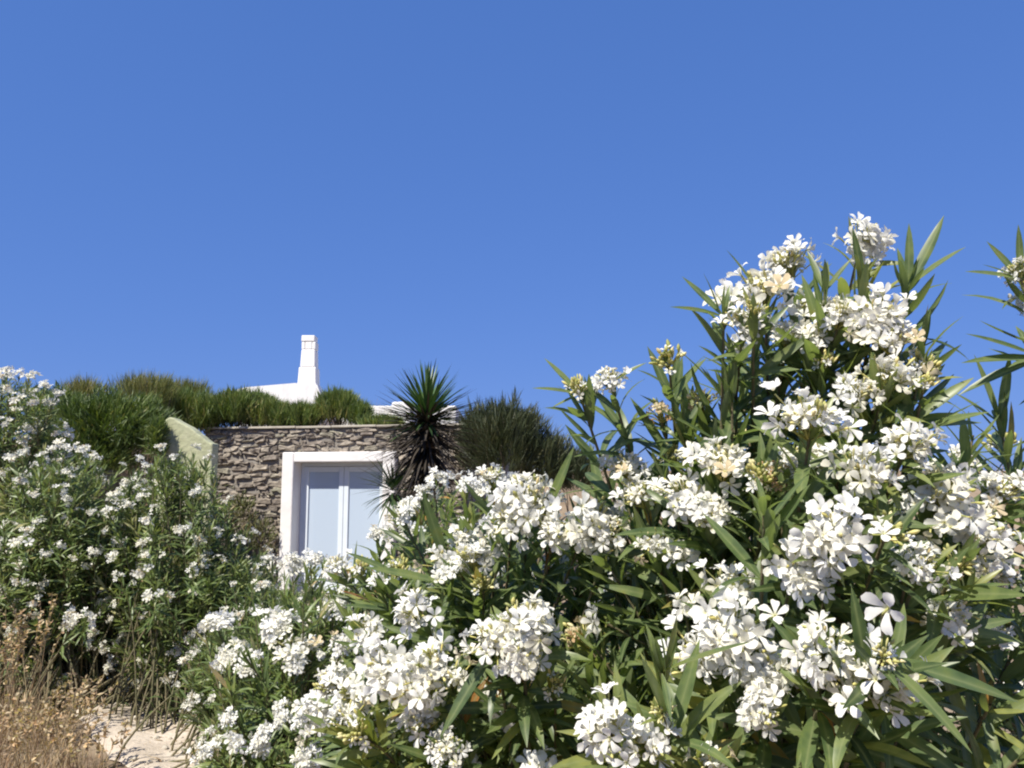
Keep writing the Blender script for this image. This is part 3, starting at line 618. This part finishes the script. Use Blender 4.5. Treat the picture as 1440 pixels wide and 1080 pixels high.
# ------------------------------------------------------------------ roof and bank shrubs
def mound(label, name, cat, ells, n, L, W, mat, sky=None, upw=1.1, K=3, group=None, tintm=.45, curl=.25, jit=.35):
    base = np.array([ells[0][0][0], ells[0][0][1], float(ells[0][2])])
    root = empty(name, base, label, cat, group)
    g = Geo(); wts = np.array([e[1][0] * e[1][2] for e in ells]); wts = wts / wts.sum()
    ci = rng.choice(len(ells), n, p=wts); C = np.array([e[0] for e in ells])[ci]; R = np.array([e[1] for e in ells])[ci]
    v = nrm(rng.normal(0, 1, (n, 3))); v[:, 2] = np.where(v[:, 2] < -.5, -v[:, 2], v[:, 2])
    rad = .35 + .65 * rng.random(n) ** .5
    lump = 1 + .24 * np.sin(v[:, 0] * 9 + C[:, 0] * 3) * np.cos(v[:, 1] * 7) + .1 * np.sin(v[:, 0] * 23 + v[:, 2] * 17)
    p = C + v * R * (rad * lump)[:, None]
    d = nrm(v * .8 + np.array([0, 0, upw]) + rng.normal(0, jit, (n, 3)))
    ln = L[0] + (L[1] - L[0]) * rng.random(n) ** 1.6 * (1 + .5 * (rng.random(n) < .06)); p = p - d * ln[:, None] * .6
    tint = np.clip(tintm + rng.normal(0, .2, n) + .18 * np.sin(p[:, 0] * 6) * np.sin(p[:, 2] * 8), 0, 1)
    blades(g, p - base, d, nrm(rng.normal(0, 1, (n, 3)) + np.array([0, -.4, .6])), ln, rng.uniform(*W, n), rng.normal(curl, .3, n), tint, K, .2, 'lance')
    g.obj('foliage', mat, root)
    gs = Geo()
    for i in range(26):
        e = ells[rng.choice(len(ells), p=wts)]; c, r = np.array(e[0]), np.array(e[1]); q = c + nrm(rng.normal(0, 1, 3)) * r * .8
        q[2] = max(q[2], c[2]); b0 = np.array([c[0] + rng.normal(0, r[0] * .25), c[1] + rng.normal(0, r[1] * .2), e[2] - .05])
        tube(gs, np.array([b0, (b0 + q) / 2 + rng.normal(0, .04, 3), q]) - base, [.012, .008, .004], 4)
    gs.obj('stem', M['bark'], root)
    return root
def E3(px, py, d, rx, rz, ry, gz=None):
    c = P(px, py, d); return (tuple(c), (rx * d / F, ry, rz * d / F), gz if gz is not None else float(ground_z(c[0], c[1])))
RZ = HZ + .0
mound('wide dark green shrub spilling down the bank, left of the olive wing wall', 'bank_shrub', 'shrub',
      [E3(150, 605, 10.6, 92, 50, .7), E3(75, 585, 10.8, 45, 40, .6), E3(205, 610, 10.9, 30, 48, .4), E3(120, 645, 10.4, 70, 36, .5), E3(221, 622, 10.05, 13, 36, .2)], 22000, (.10, .24), (.008, .016), M['shrub_needle'], group='bank and roof shrubs', upw=.6, tintm=.42)
for lb, e, n in (('bright green upright shrub on the roof above the olive wing wall', [E3(262, 578, 12.7, 36, 26, .5, RZ), E3(285, 592, 12.5, 24, 12, .3, RZ), E3(240, 570, 12.9, 34, 22, .5, RZ)], 6000),
                 ('broad green shrub on the roof edge directly left of the chimney', [E3(335, 576, 12.6, 42, 24, .5, RZ), E3(378, 582, 12.6, 30, 17, .4, RZ)], 7000),
                 ('low green shrub on the roof edge below the white chimney', [E3(425, 585, 12.55, 26, 15, .4, RZ), E3(400, 588, 12.5, 24, 11, .35, RZ)], 4000),
                 ('pale olive tuft at the end of the roof edge, touching the yucca', [E3(528, 595, 12.3, 24, 6, .3, RZ), E3(550, 596, 12.2, 18, 5, .3, RZ)], 2200),
                 ('olive tufted shrub in the middle of the roof edge', [E3(300, 580, 12.55, 28, 20, .45, RZ), E3(357, 578, 12.9, 34, 24, .4, RZ)], 5000),
                 ('blue green shrub on the roof edge directly right of the chimney', [E3(475, 572, 12.7, 30, 21, .4, RZ), E3(505, 582, 12.6, 18, 14, .35, RZ)], 4500)):
    mound(lb, 'roof_shrub', 'shrub', e, int(n * 1.3), (.12, .36), (.008, .015), M['shrub_needle'], group='bank and roof shrubs', upw=1.5, curl=.1, jit=.38, tintm=.62)
mound('big rounded dark shrub standing right of the yucca', 'dark_shrub', 'shrub',
      [E3(712, 628, 11.2, 62, 62, .65), E3(765, 655, 11.3, 42, 45, .55), E3(808, 668, 11.4, 34, 36, .45), E3(672, 625, 11.5, 30, 52, .5)], 17000, (.14, .32), (.007, .013), M['dark_needle'], group='bank and roof shrubs', upw=1.0, curl=.15, jit=.3)
mound('tan feathery dried shrub on the bank behind the dark green shrub', 'dried_shrub', 'shrub',
      [E3(205, 552, 12.0, 48, 24, .4), E3(255, 556, 13.2, 46, 20, .3, RZ), E3(120, 552, 12.2, 30, 18, .4)], 5000, (.15, .38), (.005, .010), M['dry_shrub'], group='bank and roof shrubs', upw=1.6, curl=.15, jit=.3)
mound('straggly olive brown climber on the stone wall directly left of the glass door', 'climber', 'plant',
      [E3(338, 730, 12.05, 26, 36, .14), E3(368, 760, 11.95, 22, 34, .14), E3(318, 760, 11.9, 26, 40, .18)], 1000, (.07, .16), (.010, .020), M['climber_leaf'], upw=.9, curl=.3, jit=.6, K=3)
# withered grass standing on the bank and roof
g = Geo()
def stand(g, n, xr, yr, zf, L, W, tint, lean=.22, K=3, curl=.35):
    x = rng.uniform(*xr, n); y = rng.uniform(*yr, n); p = np.stack([x, y, zf(x, y)], 1)
    d = nrm(rng.normal(0, lean, (n, 3)) + np.array([0, 0, 1.])); ln = rng.uniform(*L, n)
    blades(g, p, d, rng.normal(0, 1, (n, 3)), ln, rng.uniform(*W, n), rng.normal(curl, .3, n), np.clip(rng.normal(*tint, n), 0, .96), K, .1, 'grass')
    return p, d, ln
stand(g, 2200, (P(90, 560, 13)[0], P(530, 560, 13)[0]), (12.6, 15.5), lambda x, y: np.where(x > HX0, RZ, ground_z(x, y)) - .02, (.25, .6), (.004, .010), (.5, .25))
stand(g, 320, (P(80, 560, 13)[0], P(275, 560, 13)[0]), (12.6, 14), lambda x, y: np.where(x > HX0, RZ, ground_z(x, y)) - .02, (.55, 1.0), (.010, .018), (.75, .2))
tag(g.obj('roof_grass', M['dry_grass']), 'withered grass stalks standing among the shrubs on the bank and roof', 'grass', kind='stuff')
g = Geo()
stand(g, 9000, (-14, 30), (14, 60), lambda x, y: ground_z(x, y) - .02, (.15, .5), (.01, .03), (.5, .25))
tag(g.obj('hill_grass', M['dry_grass']), 'withered grass over the far hillside', 'grass', kind='stuff')

# ------------------------------------------------------------------ yucca
yb = np.array([P(600, 600, 9.6)[0], 9.6, 0.0]); yb[2] = float(ground_z(yb[0], yb[1]))
yu = empty('yucca', yb, 'spiky dark green yucca with withered lower leaves, standing before the stone house', 'plant')
head = P(600, 593, 9.6)
g = Geo(); tt = np.linspace(0, 1, 14)[:, None]; C = yb * (1 - tt) + head * tt + np.array([.05, 0, 0]) * np.sin(tt * 3)
tube(g, C - yb, .075 + .015 * np.sin(np.arange(14) * 2.1) + np.linspace(.03, 0, 14), 9)
g.obj('trunk', M['bark'], yu)
def rosette(g, c, n, el, L, W, tint, curl, axis=np.array([0, 0, 1.])):
    i = np.arange(n); az = i * 2.39996 + rng.normal(0, .1, n); e = np.radians(np.interp(i / n, [0, 1], el) + rng.normal(0, 7, n))
    d = np.stack([np.cos(e) * np.cos(az), np.cos(e) * np.sin(az), np.sin(e)], 1)
    up = np.stack([-np.sin(e) * np.cos(az), -np.sin(e) * np.sin(az), np.cos(e)], 1)
    p = c + np.array([0, 0, .12]) * (1 - i / n)[:, None] + d * .04
    ln = rng.uniform(*L, n)
    blades(g, p, d, up, ln, rng.uniform(*W, n), rng.normal(curl, .12, n), np.clip(rng.normal(tint, .2, n), 0, 1), 5, .35, 'sword')
g = Geo(); rosette(g, head - yb, 190, (86, -22), (.50, .64), (.034, .046), .5, .10); g.obj('crown', M['sword_leaf'], yu)
g = Geo(); rosette(g, head - yb - [0, 0, .12], 200, (28, -35), (.55, .82), (.028, .040), .25, .15); rosette(g, head - yb - [0, 0, .34], 170, (8, -45), (.55, .85), (.026, .038), .25, .2); rosette(g, head - yb - [0, 0, .6], 90, (-10, -65), (.4, .6), (.022, .034), .3, .25); g.obj('dead_leaves', M['dead_sword_leaf'], yu)
side = P(552, 698, 9.45)
g = Geo(); rosette(g, side - yb, 110, (55, -40), (.26, .48), (.024, .034), .1, .3); g.obj('side_rosette', M['sword_leaf'], yu)
g = Geo(); tube(g, np.array([yb + [0, 0, .5], (yb + side) / 2 + [0, 0, .05], side]) - yb, [.05, .045, .04], 7); g.obj('side_branch', M['bark'], yu)

# ------------------------------------------------------------------ dry grass and weeds by the path
g = Geo()
def wild(n, L, tint, xr, yr, keep_path=True):
    x = rng.uniform(*xr, n * 2); y = rng.uniform(*yr, n * 2)
    edge = np.interp(y, [2.5, 4.4, 4.8, 5.7, 7.4], [-1.2, -1.90, -2.18, -2.95, -4.3]) - .12
    ok = (x < edge); x, y = x[ok][:n], y[ok][:n]; n = len(x)
    p = np.stack([x, y, ground_z(x, y) - .02], 1); d = nrm(rng.normal(0, .24, (n, 3)) + np.array([.02, 0, 1.])); ln = rng.uniform(*L, n) * (.7 + .3 * rng.random(n)) * (.35 + .65 * ss(edge[ok][:n] - x, 0, .5))
    cu = rng.normal(.3, .45, n); up = rng.normal(0, 1, (n, 3))
    blades(g, p, d, up, ln, rng.uniform(.003, .007, n), cu, np.clip(rng.normal(*tint, n), 0, .96), 4, .1, 'grass')
    return p, d, ln
wild(3600, (.15, .45), (.30, .24), (-4.6, -1.3), (3.3, 6.0))
wild(1500, (.35, .72), (.60, .24), (-4.4, -1.5), (3.5, 5.8))
tag(g.obj('dry_grass', M['dry_grass']), 'withered brown grass at the lower left beside the sandy path', 'grass', kind='stuff')
def oat(label, x, y, h, n):
    b = np.array([x, y, float(ground_z(x, y))]); root = empty('dry_weed', b, label, 'weed', 'dry weeds by the path'); gs, gh = Geo(), Geo()
    for i in range(n):
        a = np.array([rng.normal(0, .06), rng.normal(0, .06), -.02]); e = a + np.array([rng.normal(0, .16), rng.normal(0, .12), h * rng.uniform(.75, 1.05)])
        c = (a + e) / 2 + np.array([rng.normal(0, .03), rng.normal(0, .03), .05]); t = np.linspace(0, 1, 7)[:, None]; C = (1 - t) ** 2 * a + 2 * t * (1 - t) * c + t * t * e
        tube(gs, C, np.linspace(.003, .0012, 7), 4, rng.uniform(.4, .9))
        k = 22; q = np.array([np.interp(s, np.linspace(0, 1, 7), C[:, j]) for s in rng.uniform(.6, 1, k) for j in range(3)]).reshape(k, 3)
        d = nrm(rng.normal(0, .8, (k, 3)) + np.array([0, 0, .3])); blades(gh, q, d, rng.normal(0, 1, (k, 3)), rng.uniform(.02, .04, k), rng.uniform(.010, .017, k), rng.normal(.3, .2, k), rng.uniform(.5, .95, k), 3, .4)
    gs.obj('stalk', M['dry_grass'], root); gh.obj('seed_sprays', M['dry_grass'], root)
for lb, px, y, h, n in (('straw coloured weed with seed heads at the left picture edge', 15, 4.9, .92, 16), ('taller straw coloured weed under the left oleander, second from the left', 62, 5.1, .86, 14),
                        ('tan seeding weed leaning beside the far end of the path', 118, 4.7, .6, 10), ('short pale weed at the bottom edge, close to the path', 165, 4.3, .42, 9),
                        ('dense tan weed in the dry grass at the very bottom left corner', 20, 4.2, .55, 20), ('ginger seeding weed in the middle of the dry grass', 90, 4.4, .52, 18)):
    oat(lb, (px - 720) / F * y, y, h, n)
